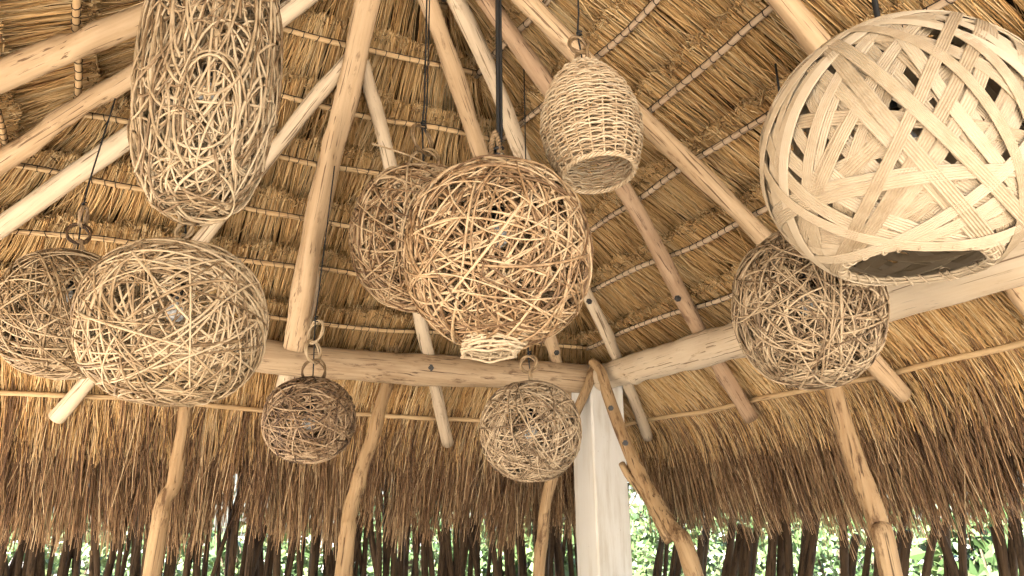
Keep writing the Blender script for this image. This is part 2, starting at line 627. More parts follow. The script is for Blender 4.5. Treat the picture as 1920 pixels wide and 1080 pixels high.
def smooth_noise(x, seed, scale):
    r = np.random.default_rng(seed)
    out = np.zeros_like(x)
    for k in range(4):
        out += np.sin(x * scale * (1.7 ** k) + r.uniform(0, 6.28)) * (0.6 ** k)
    return out / 1.6


def course(kind, k):
    """one course of straw, tied at purlin k, its lower end tucked behind the butts of the next one"""
    h0, h1 = LEVELS[k], LEVELS[k + 1]
    lo, hi = e_range(kind, h0)
    lo2, hi2 = e_range(kind, h1)
    nrm = NRM[kind]
    slope = TB if kind == 'A' else TA
    dh = math.sin(math.atan(slope))          # height per metre of slope

    def scatter(dens):
        if kind == 'A':
            n = int((hi - lo + 0.12) * dens)
            return rng.uniform(lo - 0.06, hi + 0.06, n)
        far = 3.5 if kind == 'B' else 2.5
        n1 = int(max(0.1, far - lo + 0.06) * dens)
        n2 = int((hi - far) * dens * 0.2)
        return np.concatenate([rng.uniform(lo - 0.06, far, n1), rng.uniform(far, hi, n2)])
    e = scatter(740)
    n = len(e)
    clump = smooth_noise(e, 100 + k + ord(kind), 21.0)
    patch = smooth_noise(e, 150 + 3 * k + ord(kind), 3.1)
    fine = smooth_noise(e, 300 + k + ord(kind), 75.0)
    depth = rng.uniform(0, 0.04, n) ** 1.0
    top = h0 + dh * (0.080 + 0.012 * patch + 0.016 * clump + rng.normal(0, 0.008, n))
    bot = h1 - dh * rng.uniform(-0.02, 0.05, n)
    # the straws fan out towards the hips
    if kind == 'A':
        u = (e - lo) / (hi - lo + 1e-6) * 2 - 1
        shift = (lo2 - lo) * np.where(u < 0, np.abs(u) ** 2.5, 0) + (hi2 - hi) * np.where(u > 0, np.abs(u) ** 2.5, 0)
    else:
        u = np.clip(1 - (e - lo) / 1.0, 0, 1.2)
        shift = (lo2 - lo) * u ** 2
    lat = shift + 0.016 * clump + 0.008 * fine + rng.normal(0, 0.013, n)
    stray = rng.random(n) < 0.06 + 0.05 * np.clip(patch, 0, 1)
    lat[stray] += rng.normal(0, 0.085, stray.sum())
    m = 3
    s = np.linspace(0, 1, m)[None]
    ee = e[:, None] + lat[:, None] * s ** 1.3
    hh = top[:, None] + (bot - top)[:, None] * s
    off = -0.018 - depth[:, None] - (0.085 + 0.016 * fine[:, None]) * s ** 0.9
    lift = np.where(stray, rng.uniform(0, 0.05, n), 0)[:, None]
    off = off + lift * np.sin(s * 2.6) + rng.normal(0, 0.0025, (n, m))
    C = on_plane(kind, ee, hh) + nrm * off[..., None]
    R = (rng.uniform(0.0013, 0.0030, n)[:, None] * np.linspace(1.0, 0.75, m)[None])
    tint = np.clip(0.54 + 0.10 * patch + 0.10 * clump + 0.10 * fine + rng.normal(0, 0.22, n), 0, 1)
    link('thatch_course', strands_mesh('thatch_course', C, R, tint), M['straw'], roof, kind='stuff')
    # the cut butts standing proud over the batten
    e = scatter(380)
    n = len(e)
    cl = smooth_noise(e, 500 + k + ord(kind), 30.0)
    base_h = h0 + dh * (0.072 + 0.014 * cl + rng.uniform(-0.028, 0.018, n))
    off0 = -rng.uniform(0.008, 0.07, n)
    p0 = on_plane(kind, e, base_h) + nrm * off0[:, None]
    along = on_plane(kind, np.array(0.0), np.array(h0 + 0.1)) - on_plane(kind, np.array(0.0), np.array(h0))
    along /= np.linalg.norm(along)
    dr = along[None] * rng.uniform(0.2, 1.0, n)[:, None] + rng.normal(0, 0.55, (n, 3)) + nrm[None] * rng.uniform(-0.2, 0.5, n)[:, None]
    dr /= np.linalg.norm(dr, axis=1, keepdims=True)
    ln = rng.uniform(0.012, 0.036, n)[:, None]
    C = np.stack([p0 - dr * ln * 0.5, p0 + dr * ln * 0.5], 1)
    R = np.repeat(rng.uniform(0.0018, 0.0036, n)[:, None], 2, 1)
    tint = np.clip(0.45 + 0.15 * cl + rng.normal(0, 0.22, n), 0, 1)
    link('straw_butts', strands_mesh('straw_butts', C, R, tint), M['butts'], roof, kind='stuff')


for kind in 'ABC':
    for k in range(len(LEVELS) - 2):
        if kind == 'A' and k == 0:
            continue
        course(kind, k)


def eave(kind, seed, dens):
    """the last, long course: from the lowest tied batten over the eave batten, then hanging as a ragged fringe"""
    hA, hE = LEVELS[-2], LEVELS[-1]
    lo, hi = e_range(kind, hE)
    nrm = NRM[kind]
    if kind == 'A':
        e0, e1 = lo - 0.05, hi + 0.05
        segs = [(e0, e1, dens)]
    elif kind == 'B':
        segs = [(lo - 0.05, 3.6, dens), (3.6, LENGTH, dens * 0.3)]
    else:
        segs = [(lo - 0.05, LENGTH, dens * 0.2)]
    out = -(-W if kind == 'A' else (-U if kind == 'B' else U))   # horizontal direction outwards
    for part, (name, mat) in enumerate((('thatch_course', M['straw']), ('eave_fringe', M['fringe']))):
        e = np.concatenate([rng.uniform(a, b, int((b - a) * d * (0.36 if part == 0 else 1.0))) for a, b, d in segs])
        n = len(e)
        cl = smooth_noise(e, seed, 9.0)
        fi = smooth_noise(e, seed + 1, 40.0)
        m = 5
        s = np.linspace(0, 1, m)[None]
        if part == 0:
            st = hA + 0.04 + rng.normal(0, 0.008, n)
            L = (hA - hE) / 0.64 + 0.10 + rng.uniform(0, 0.50, n) ** 1.6 * 1.1
            depth = rng.uniform(0, 0.04, n)
        else:
            st = hE + rng.uniform(-0.10, 0.06, n)
            L = rng.uniform(0.44, 0.88, n) + 0.08 * cl + 0.04 * fi + (st - hE) * 1.2
            depth = rng.uniform(0.0, 0.13, n)
        if part:
            t_id = np.floor(e / 0.055 + 0.35 * smooth_noise(e, seed + 2, 25.0)).astype(int)
            L = L + np.random.default_rng(seed + 5).normal(0, 0.045, 4000)[(t_id + 2000) % 4000]
        ang0 = math.atan(TB if kind == 'A' else TA)
        droop = np.clip(L - 0.42, 0.02, 1) * 1.5 if part == 0 else rng.uniform(0.40, 0.72, n)
        # integrate the hanging curve: angle below horizontal grows along the straw
        ang = ang0 + np.broadcast_to(np.asarray(droop), (n,))[:, None] * (np.clip(s * 1.35, 0, 1) ** 1.15 if part else np.clip((s - 0.62) * 3.0, 0, 1.2))
        ds = L[:, None] / (m - 1)
        run = np.concatenate([np.zeros((n, 1)), np.cumsum(np.cos(ang[:, 1:]) * ds, 1)], 1)
        drop = np.concatenate([np.zeros((n, 1)), np.cumsum(np.sin(ang[:, 1:]) * ds, 1)], 1)
        latn = rng.normal(0, 0.05, n) + 0.02 * fi + 0.012 * cl
        w = rng.random(n) < 0.12
        latn[w] += rng.normal(0, 0.10, w.sum())
        tuft_w = 0.055
        tid = np.floor(e / tuft_w + 0.35 * smooth_noise(e, seed + 2, 25.0)).astype(int)
        tr = np.random.default_rng(seed + 3)
        tb = tr.normal(0, 1, (4000, 3))
        tv = tb[(tid + 2000) % 4000]
        if part:
            centre = (tid + 0.5) * tuft_w
            latn = latn * 0.8 + (centre - e) * 0.55 + tv[:, 0] * 0.035
        corner = np.clip(1 - (e - lo) / 0.9, 0, 1) * -0.12
        if kind == 'A':
            corner = corner + np.clip(1 - (hi - e) / 0.9, 0, 1) * 0.12
        ee = e[:, None] + (latn + corner)[:, None] * s ** 1.4 + rng.normal(0, 0.004, (n, m)) * s
        C0 = on_plane(kind, ee, np.broadcast_to(st[:, None], (n, m)))
        C = C0 + np.array([out[0], out[1], 0.0]) * run[..., None] - np.array([0, 0, 1.0]) * drop[..., None]
        C = C + nrm * (-0.02 - depth[:, None, None])
        R = rng.uniform(0.0016, 0.0036, n)[:, None] * np.linspace(1.1, 0.7, m)[None]
        tint = np.clip((0.46 if part else 0.54) + 0.07 * tv[:, 1] + 0.08 * cl + 0.08 * fi + rng.normal(0, 0.26, n), 0, 1)
        link(name, strands_mesh(name, C, R, tint), mat, roof, kind='stuff')
eave('A', 41, 3500)
eave('B', 57, 3500)
eave('C', 63, 1500)


# battens (purlins) with their thread ties
def purlin(kind, k):
    h = LEVELS[k]
    lo, hi = e_range(kind, h)
    if kind == 'A':
        e = np.linspace(lo, hi, 40)
    else:
        e = np.linspace(lo, min(hi, 5.3), 40)
    rs = np.random.default_rng(900 + k * 3 + ord(kind))
    hh = h + 0.014 * smooth_noise(e, 700 + k + ord(kind), 2.2)
    C = on_plane(kind, e, hh) + NRM[kind] * (0.004 * smooth_noise(e, 800 + k, 5.0))[:, None]
    r = 0.0128 if k < len(LEVELS) - 1 else 0.0145
    o = log('batten', C, r * 1.05, r * 0.9, M['purlin'] if kind != 'B' or k == 9 else M['purlin_grey'], roof, sides=8, bend=0.0, rough=0.05, seed=k * 7 + ord(kind), seg=0.09, knots=3)
    if k == len(LEVELS) - 1:
        return
    ties = []
    along = NRM[kind]
    pos = lo + 0.04
    top = min(hi, 3.6) if kind != 'A' else hi - 0.04
    while pos < top:
        c = np.array([np.interp(pos, e, C[:, i]) for i in range(3)])
        c2 = np.array([np.interp(pos + 0.02, e, C[:, i]) for i in range(3)])
        t = c2 - c
        t /= np.linalg.norm(t)
        side = np.cross(t, along)
        ph = np.linspace(0, 2 * math.pi, 9)[:-1]
        sk = rs.normal(0, 0.004)
        rr = r * 1.16
        ring = c + (along[None] * np.cos(ph)[:, None] + side[None] * np.sin(ph)[:, None]) * rr + t[None] * (np.sin(ph)[:, None] * sk)
        ties.append(sweep(ring, 0.0020, 4, closed=True))
        pos += rs.uniform(0.042, 0.066)
    # the running thread on the upper side of the batten
    sl = on_plane(kind, e, hh + 0.05) - on_plane(kind, e, hh)
    sl /= np.linalg.norm(sl, axis=1, keepdims=True)
    sel = e <= top + 0.1
    ties.append(sweep(C[sel] + sl[sel] * (r * 1.05), 0.0022, 4))
    link('tie_thread', make_mesh('tie_thread', ties), M['thread'], o, kind='stuff')


for kind in 'ABC':
    for k in range(len(LEVELS)):
        if kind == 'A' and k == 0:
            continue
        purlin(kind, k)


# rafters
def rafter_pt(kind, a, b, drop):
    if kind == 'A':
        h = Z0 + TB * b
    elif kind == 'B':
        h = Z0 + TA * a
    else:
        h = Z0 + TA * (WIDTH - a)
    return G(a, b, h - drop)


RAFTERS = [
    # plane, [(a, b) from the eave up], drop under the batten plane, radius low, radius high, material, bolt position along it
    ('A', [(3.75, -0.05), (3.312, 0.358), (2.814, 0.799), (2.276, 1.336), (2.02, 1.60)], 0.085, 0.050, 0.046, 'rafter_pale', None),
    ('A', [(3.03, -0.455), (2.473, 0.461), (2.0, 1.20)], 0.085, 0.044, 0.040, 'rafter_pale', None),
    ('A', [(1.935, 0.075), (1.965, 0.35), (1.99, 0.732), (1.99, 1.218), (1.985, 1.70)], 0.160, 0.066, 0.056, 'rafter', 0.10),
    ('A', [(1.905, -0.27), (1.95, 0.40)], 0.085, 0.060, 0.055, 'rafter_pale', None),
    ('A', [(0.803, -0.488), (1.259, 0.19), (1.708, 0.85), (1.945, 1.20)], 0.085, 0.042, 0.038, 'rafter_pale', 0.36),
    ('A', [(0.02, -0.22), (0.26, 0.03), (0.463, 0.238), (1.22, 0.951), (1.473, 1.227), (1.84, 1.60)], 0.085, 0.040, 0.052, 'rafter', 0.30),
    ('B', [(-0.519, -0.149), (0.068, 0.365), (0.459, 0.677), (1.022, 1.077), (1.347, 1.351), (1.80, 1.66)], 0.085, 0.038, 0.046, 'rafter_pale', 0.36),
    ('B', [(-0.505, 0.886), (0.138, 1.173), (0.736, 1.456), (1.186, 1.599), (1.82, 1.79)], 0.085, 0.045, 0.045, 'rafter_brown', 0.28),
    ('B', [(-0.519, 1.841), (0.314, 1.885), (1.184, 1.872), (1.86, 1.885)], 0.085, 0.045, 0.050, 'rafter', None),
    ('B', [(-0.50, 2.61), (0.10, 2.65), (0.706, 2.687), (1.86, 2.70)], 0.085, 0.045, 0.050, 'rafter', None),
    ('B', [(-0.50, 3.45), (1.86, 3.50)], 0.085, 0.048, 0.050, 'rafter', None),
    ('C', [(4.3, 0.10), (3.295, 0.774), (3.067, 0.95), (2.829, 1.101), (2.08, 1.62)], 0.085, 0.046, 0.044, 'rafter', None),
    ('C', [(4.35, 1.02), (3.242, 1.373), (2.818, 1.509), (2.06, 1.74)], 0.085, 0.056, 0.052, 'rafter', None),
    ('C', [(4.35, 2.08), (2.04, 2.05)], 0.085, 0.050, 0.050, 'rafter', None),
    ('C', [(4.35, 2.9), (2.04, 2.9)], 0.085, 0.050, 0.050, 'rafter', None),
]
for i, (kind, ab, drop, r0, r1, mt, bl) in enumerate(RAFTERS):
    pts = np.array([rafter_pt(kind, a, b, drop) for a, b in ab])
    o = log('rafter', pts, r0 * 0.90, r1 * 0.86, M[mt], roof, seed=40 + i, rough=0.08, bend=0.014, sides=16, knots=4, seg=0.05)
    if bl is not None:
        q = spline(pts, 101)[int(bl * 100)]
        r = r0 + (r1 - r0) * bl
        toc = np.array([0, 0, EYE]) - q
        toc /= np.linalg.norm(toc)
        nn = NRM[kind] * 0.6 + toc * 0.6
        nn /= np.linalg.norm(nn)
        bolt(o, q + nn * (r * 0.97), nn)
log('ridge_pole', G([WIDTH / 2, WIDTH / 2], [1.55, LENGTH], [Z0 + TA * WIDTH / 2 - 0.16] * 2), 0.06, 0.06, M['rafter'], roof, seed=5)


# ------------------------------------------------------------------ beams and the corner post
def beam(pts, r0, r1, mat, label, bolts, seed):
    root = thing('log_beam', label, 'beam', pts[0], 'beams carrying the rafters')
    o = log('timber', pts, r0, r1, mat, root, sides=24, seed=seed, rough=0.035, bend=0.012, knots=5, seg=0.06)
    for t in bolts:
        q = spline(pts, 101)[int(t * 100)]
        toc = np.array([0, 0, EYE - 0.2]) - q
        toc[2] *= 0.5
        toc /= np.linalg.norm(toc)
        bolt(o, q + toc * (r0 * 0.98), toc, 0.012)
    return root
beam(G([-0.02, 1.0, 2.1, 3.3, 4.2], [0.0] * 5, [HB + 0.015, HB - 0.003, HB, HB + 0.035, HB + 0.06]), 0.092, 0.090, M['beam'],
     'weathered brown log beam running left from the cream post', (0.28, 0.07), 3)
beam(G([0.0] * 4, [0.10, 1.2, 2.6, 5.3], [HB + 0.0, HB - 0.01, HB - 0.015, HB - 0.02]), 0.082, 0.115, M['beam_pale'],
     'smooth pale log beam running right from the cream post', (), 4)


def post():
    ca, cb, s = -0.035, 0.0, 0.125
    c = 0.010
    oct_ = [(s - c, s), (-s + c, s), (-s, s - c), (-s, -s + c), (-s + c, -s), (s - c, -s), (s, -s + c), (s, s - c)]
    hs = np.concatenate([np.linspace(-EYE, 0.955, 30)])
    V = []
    rs = np.random.default_rng(2)
    for h in hs:
        for da, db in oct_:
            j = rs.normal(0, 0.0012, 2)
            V.append(G(ca + da + j[0], cb + db + j[1], h))
    V = np.array(V)
    F = []
    for i in range(len(hs) - 1):
        for j in range(8):
            F.append((i * 8 + j, i * 8 + (j + 1) % 8, (i + 1) * 8 + (j + 1) % 8, (i + 1) * 8 + j))
    top = (len(hs) - 1) * 8
    base = G(ca, cb, -EYE)
    inner = [len(V) + j for j in range(8)]
    V = np.vstack([V, np.array([G(ca + da * 0.9, cb + db * 0.9, 0.968) for da, db in oct_])])
    for j in range(8):
        F.append((top + j, top + (j + 1) % 8, inner[(j + 1) % 8], inner[j]))
    F.append(tuple(inner))
    me = bpy.data.meshes.new('post')
    me.from_pydata((V - base).tolist(), [], F)
    o = link('corner_post', me, M['post'], None, Matrix.Translation(Vector(base)))
    tag(o, 'square cream painted post standing where the two log beams meet', 'post')
post()


# ------------------------------------------------------------------ crooked braces under the beams
def brace(pts, r0, r1, label, seed, mat='brace', bolts=(), split=None):
    pts = np.asarray(pts, float)
    root = thing('brace_pole', label, 'pole', pts[-1], 'crooked poles under the beams')
    r0, r1 = r0 * 0.76, r1 * 0.80
    o = log('trunk', pts, r0, r1, M[mat], root, sides=16, rough=0.10, bend=0.012, seed=seed, knots=9, seg=0.035)
    for t in bolts:
        q = spline(pts, 101)[int(t * 100)]
        nn = np.array([0, 0, EYE]) - q
        nn /= np.linalg.norm(nn)
        bolt(o, q + nn * (r0 + (r1 - r0) * t) * 0.98, nn, 0.009)
    if split is not None:
        log('split_slab', split, 0.018, 0.030, M[mat], root, sides=10, rough=0.2, bend=0.01, seed=seed + 1, knots=2, seg=0.04)
    return root


brace(G([2.40, 2.427, 2.436, 2.449, 2.496, 2.495, 2.52], [-0.15] * 7, [0.93, 0.70, 0.537, 0.268, 0.137, -0.187, -EYE]), 0.040, 0.055,
      'crooked bark flecked pole hanging below the left large round lamp', 21)
brace(G([1.295, 1.37, 1.444, 1.507, 1.538, 1.60], [-0.15] * 6, [1.11, 0.78, 0.433, 0.14, -0.219, -EYE]), 0.046, 0.056,
      'crooked pole crossing behind the left beam, with a large scar', 22)
brace(G([0.06, 0.13, 0.33, 0.375, 0.392, 0.42], [0.135, 0.12, 0.02, -0.02, -0.05, -0.1], [1.02, 0.838, 0.298, 0.0, -0.258, -EYE]), 0.036, 0.050,
      'leaning pole just left of the cream post, partly behind a lamp', 23)
brace(G([0.15] * 7, [0.25, 0.335, 0.42, 0.70, 0.93, 1.08, 1.55], [0.99, 0.90, 0.70, 0.255, 0.01, -0.225, -EYE]), 0.036, 0.062,
      'forked golden pole slanting right from the top of the cream post', 24, bolts=(0.05, 0.34, 0.42),
      split=G([0.175] * 4, [0.56, 0.66, 0.80, 0.93], [0.36, 0.24, 0.09, -0.05]))
brace(G([-0.12] * 6, [1.80, 1.824, 1.853, 1.914, 1.952, 2.02], [0.90, 0.60, 0.282, 0.017, -0.19, -EYE]), 0.050, 0.058,
      'mottled reddish pole below the right beam, under the grey round lamp', 25)


# ------------------------------------------------------------------ stake fences under the eaves
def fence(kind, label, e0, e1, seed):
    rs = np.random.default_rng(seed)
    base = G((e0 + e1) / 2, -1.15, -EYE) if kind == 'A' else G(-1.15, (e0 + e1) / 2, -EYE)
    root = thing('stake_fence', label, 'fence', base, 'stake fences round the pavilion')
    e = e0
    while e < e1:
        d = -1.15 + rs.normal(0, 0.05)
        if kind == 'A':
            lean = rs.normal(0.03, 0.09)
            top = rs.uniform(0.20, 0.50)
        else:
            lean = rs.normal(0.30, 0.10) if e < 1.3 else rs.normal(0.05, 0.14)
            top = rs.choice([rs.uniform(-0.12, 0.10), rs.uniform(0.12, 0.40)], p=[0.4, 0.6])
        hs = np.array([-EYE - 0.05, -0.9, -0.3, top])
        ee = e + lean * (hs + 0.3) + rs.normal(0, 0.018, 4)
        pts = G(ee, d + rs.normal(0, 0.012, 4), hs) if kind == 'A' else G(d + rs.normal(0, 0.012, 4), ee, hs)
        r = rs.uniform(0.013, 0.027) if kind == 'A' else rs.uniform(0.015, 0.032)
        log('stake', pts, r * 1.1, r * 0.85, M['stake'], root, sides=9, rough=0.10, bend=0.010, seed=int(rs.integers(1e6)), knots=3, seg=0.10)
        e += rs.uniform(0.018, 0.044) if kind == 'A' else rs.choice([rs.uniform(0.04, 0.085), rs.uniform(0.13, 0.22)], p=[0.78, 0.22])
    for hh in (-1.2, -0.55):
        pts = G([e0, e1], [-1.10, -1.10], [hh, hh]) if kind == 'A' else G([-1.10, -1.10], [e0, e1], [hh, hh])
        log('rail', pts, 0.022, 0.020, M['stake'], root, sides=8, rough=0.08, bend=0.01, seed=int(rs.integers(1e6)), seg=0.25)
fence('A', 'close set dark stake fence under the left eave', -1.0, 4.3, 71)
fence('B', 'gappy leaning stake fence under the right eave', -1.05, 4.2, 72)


# ------------------------------------------------------------------ hanging lamps
def to_world(local, R, c):
    return local @ R.T + c


def tilt_matrix(tx, ty, tz=0):
    return np.array((Matrix.Rotation(tz, 3, 'Z') @ Matrix.Rotation(tx, 3, 'X') @ Matrix.Rotation(ty, 3, 'Y')))


def sphere_walk(rs, n_steps, step, kappa, wob, start=None, head=None):
    """a path on the unit sphere with slowly changing curvature"""
    p = rs.normal(size=3) if start is None else np.array(start, float)
    p /= np.linalg.norm(p)
    t = rs.normal(size=3) if head is None else np.array(head, float)
    t -= (t @ p) * p
    t /= np.linalg.norm(t)
    out = [p.copy()]
    k = kappa
    for i in range(n_steps):
        k += rs.normal(0, wob)
        k = k * 0.97 + kappa * 0.03
        s = np.cross(p, t)
        t = t + s * (k * step)
        t /= np.linalg.norm(t)
        p = p * math.cos(step) + t * math.sin(step)
        p /= np.linalg.norm(p)
        t -= (t @ p) * p
        t /= np.linalg.norm(t)
        out.append(p.copy())
    return np.array(out)


def shape_map(S, rx, rz, ex, ez):
    """unit sphere -> body of revolution (superellipse profile)"""
    z = np.clip(S[:, 2], -1, 1)
    c = np.sqrt(np.maximum(0, 1 - z * z))
    if isinstance(ex, tuple):                # (upper half, lower half)
        ex = np.where(z > 0, ex[0], ex[1])
        ez = np.where(z > 0, ez[0], ez[1])
    r = rx * c ** ex
    hz = rz * np.sign(z) * np.abs(z) ** ez
    k = r / np.maximum(c, 1e-6)
    return np.stack([S[:, 0] * k, S[:, 1] * k, hz], 1)


def ring(c, r, tube, ax, sides=6, n=26, mat=None, parent=None, name='hanging_ring', squash=1.0):
    ax = np.asarray(ax, float)
    ax /= np.linalg.norm(ax)
    u = np.cross(ax, [0, 0, 1.0])
    if np.linalg.norm(u) < 0.1:
        u = np.array([1.0, 0, 0])
    u /= np.linalg.norm(u)
    v = np.cross(ax, u)
    parts = []
    for k in range(2):                       # two turns of cane, wrapped round each other
        t = np.linspace(0, 2 * math.pi, n, endpoint=False)
        rr = r * (1 + 0.05 * np.sin(t + k * 2.5)) + tube * (0.9 * np.sin(t * 2 + k * math.pi))
        pts = np.asarray(c) + u[None] * (rr * np.cos(t))[:, None] + v[None] * (rr * squash * np.sin(t))[:, None] + ax[None] * (tube * 0.9 * np.cos(t * 2 + k * math.pi))[:, None]
        parts.append(sweep(pts, tube, sides, closed=True))
    me = make_mesh(name, parts)
    return link(name, me, mat, parent, Matrix.Translation(Vector([0, 0, 0])))


def lathe(prof, n=20):
    V, F = [], []
    for r, z in prof:
        for i in range(n):
            t = i * 2 * math.pi / n
            V.append((r * math.cos(t), r * math.sin(t), z))
    for k in range(len(prof) - 1):
        for i in range(n):
            F.append((k * n + i, k * n + (i + 1) % n, (k + 1) * n + (i + 1) % n, (k + 1) * n + i))
    me = bpy.data.meshes.new('lathe')
    me.from_pydata(V, [], F)
    me.polygons.foreach_set('use_smooth', np.full(len(me.polygons), True))
    return me


def fittings(root, c, top, cord_top, bulb_z, cord_r=0.0035, rings=2, ring_r=0.045, ring_mat='cane_tan', hook=None, double=False, chain_gap=0.0, bulb=True, yaw=0.0, bulb_r=0.030):
    """cord, cane rings, socket and bulb. c: lamp centre (world), top: height of the shade's crown over c"""
    c = np.asarray(c, float)
    hz = c[2] + top
    z = hz - 0.012
    for k in range(rings):
        z += ring_r * 0.98
        ring((c[0] + 0.004 * (-1) ** k, c[1], z), ring_r, 0.0048, (math.cos(yaw + k * 1.25), math.sin(yaw + k * 1.25), 0.12 * (-1) ** k), mat=M[ring_mat], parent=root)
        z += ring_r * 0.80
    knot_z = z + 0.015
    topp = np.array(hook) if hook is not None else np.array([c[0], c[1], cord_top])
    pts = [(c[0], c[1], c[2] + bulb_z + 0.05), (c[0] + 0.004, c[1] - 0.003, hz + 0.02), (c[0] - 0.004, c[1] + 0.003, knot_z), (c[0] + 0.001, c[1], knot_z + 0.08), tuple(topp)]
    P5 = np.vstack([spline(np.array(pts[:4]), 24), spline(np.array(pts[3:]), 8)[1:]])
    parts = [sweep(P5, cord_r, 7)]
    if double:
        parts.append(sweep(P5[14:] + np.array([0.010, 0.004, 0]), cord_r * 0.8, 6))
    # the knot
    t = np.linspace(0, 4 * math.pi, 26)
    kn = np.stack([c[0] + np.cos(t) * cord_r * 2.4, c[1] + np.sin(t) * cord_r * 2.4, knot_z + (t / 12.6 - 0.5) * cord_r * 7], 1)
    parts.append(sweep(kn, cord_r * 1.0, 6))
    link('cord', make_mesh('cord', parts), M['cord'], root)
    if bulb:
        so = lathe([(0.0, 0.055), (0.010, 0.055), (0.020, 0.045), (0.021, 0.0), (0.019, -0.012), (0.0, -0.012)])
        link('lamp_socket', so, M['socket'], root, Matrix.Translation(Vector((c[0], c[1], c[2] + bulb_z))))
        r = bulb_r
        bu = lathe([(0.012, -0.010), (0.014, -0.022)] + [(r * math.sin(x), -0.022 - r * 0.75 - r * math.cos(x)) for x in np.linspace(0.55, math.pi, 10)])
        link('bulb', bu, M['bulb'], root, Matrix.Translation(Vector((c[0], c[1], c[2] + bulb_z))))


def cane_ball(c, rx, rz, n, cane, mat, label, seed, ex=1.0, ez=1.0, R=None, len_rng=(2.5, 6.0), kap=(0.0, 0.35), wob=0.05, hole=0.0, tophole=0.0,
              jitter=0.035, ring_cluster=0, flat_bias=0.0, step=0.105, name='rattan_lamp'):
    """a loose ball of bent canes; every cane is its own piece"""
    rs = np.random.default_rng(seed)
    c = np.asarray(c, float)
    R = np.eye(3) if R is None else R
    root = thing(name, label, 'lamp', c - np.array([0, 0, rz]), 'woven lamps hanging under the roof')
    # rim canes of the shade
    parts = []
    for zz, nn in ((-0.93, 2), (0.95, 2)):
        for k in range(nn):
            t = np.linspace(0, 2 * math.pi, 40, endpoint=False)
            q = zz + 0.02 * k
            S = np.stack([np.cos(t) * math.sqrt(1 - q * q), np.sin(t) * math.sqrt(1 - q * q), np.full(40, q) + 0.01 * np.sin(3 * t + k)], 1)
            parts.append(sweep(to_world(shape_map(S, rx, rz, ex, ez), R, c), cane * 0.9, 6, closed=True))
    shade = link('woven_shade', make_mesh('woven_shade', parts[:2]), M[mat], root)
    link('crown_rim', make_mesh('crown_rim', parts[2:]), M[mat], shade)
    for i in range(n):
        k = rs.uniform(*kap) * rs.choice([-1, 1])
        if flat_bias and rs.random() < flat_bias:
            t = rs.normal(size=3) * np.array([1, 1, 0.25])
        else:
            t = rs.normal(size=3)
        ns = int(rs.uniform(*len_rng) / step)
        S = sphere_walk(rs, ns, step, k, wob, head=t)
        if hole:                             # keep the canes out of the mouth
            lim = -math.cos(hole)
            low = S[:, 2] < lim
            S[low, 2] = lim + 0.03 * (S[low, 2] - lim)
        if tophole:
            lim = math.cos(tophole)
            hi_ = S[:, 2] > lim
            S[hi_, 2] = lim
        Q = shape_map(S / np.linalg.norm(S, axis=1, keepdims=True) if not hole else S, rx, rz, ex, ez)
        s = np.linspace(0, 1, len(Q))
        w = 1.0 + jitter * (np.sin(s * rs.uniform(6, 22) + rs.uniform(0, 6)) * 0.5 + rs.uniform(-1.0, 0.35))
        Q = Q * w[:, None]
        Q = to_world(Q, R, c)
        r = cane * rs.uniform(0.72, 1.15)
        rad = r * (1.22 - 0.5 * np.linspace(0, 1, len(Q))) * (1 + 0.08 * np.sin(np.arange(len(Q)) * rs.uniform(0.5, 1.2)))
        link('cane', make_mesh('cane', [sweep(Q, rad, 5)]), M[mat], shade)
    return root


def up(v):
    return np.array([v[0], v[1], v[2] + EYE])


LAMPS = {}
# tall barrel of looped canes, cut by the top of the picture
c1 = up((-0.905, 2.019, 1.285))
l1 = cane_ball(c1, 0.200, 0.43, 300, 0.0038, 'cane_pale', 'tall barrel shaped lamp of tangled pale canes, top cut by the frame', 101, ex=(0.40, 0.82), ez=(0.8, 0.97),
               len_rng=(1.6, 4.2), kap=(0.3, 2.6), wob=0.18, hole=0.40, jitter=0.06)
fittings(l1, c1, 0.43, EYE + roof_h(2.616, 2.017), 0.02, rings=2, ring_mat='cane_tan')
# far left pair
c2 = up((-1.668, 2.767, 0.792))
l2 = cane_ball(c2, 0.235, 0.235, 165, 0.0034, 'cane_tan', 'round tan cane lamp at the far left, half hidden by the bigger lamp', 102, ex=0.82, ez=0.92, kap=(0.0, 0.5))
fittings(l2, c2, 0.225, 0, 0.10, rings=3, ring_r=0.040, ring_mat='cane_dark', hook=G(2.907, 1.065, 1.69), cord_r=0.0032, yaw=0.9)
c3 = up((-1.026, 2.255, 0.612))
l3 = cane_ball(c3, 0.268, 0.243, 175, 0.0034, 'cane_tan', 'large loose round lamp of tan canes hanging below the tall barrel lamp', 103, ex=0.80, ez=0.92, kap=(0.0, 0.45), jitter=0.03)
fittings(l3, c3, 0.235, EYE + roof_h(2.615, 1.753), 0.08, rings=2, ring_r=0.030, cord_r=0.0035)
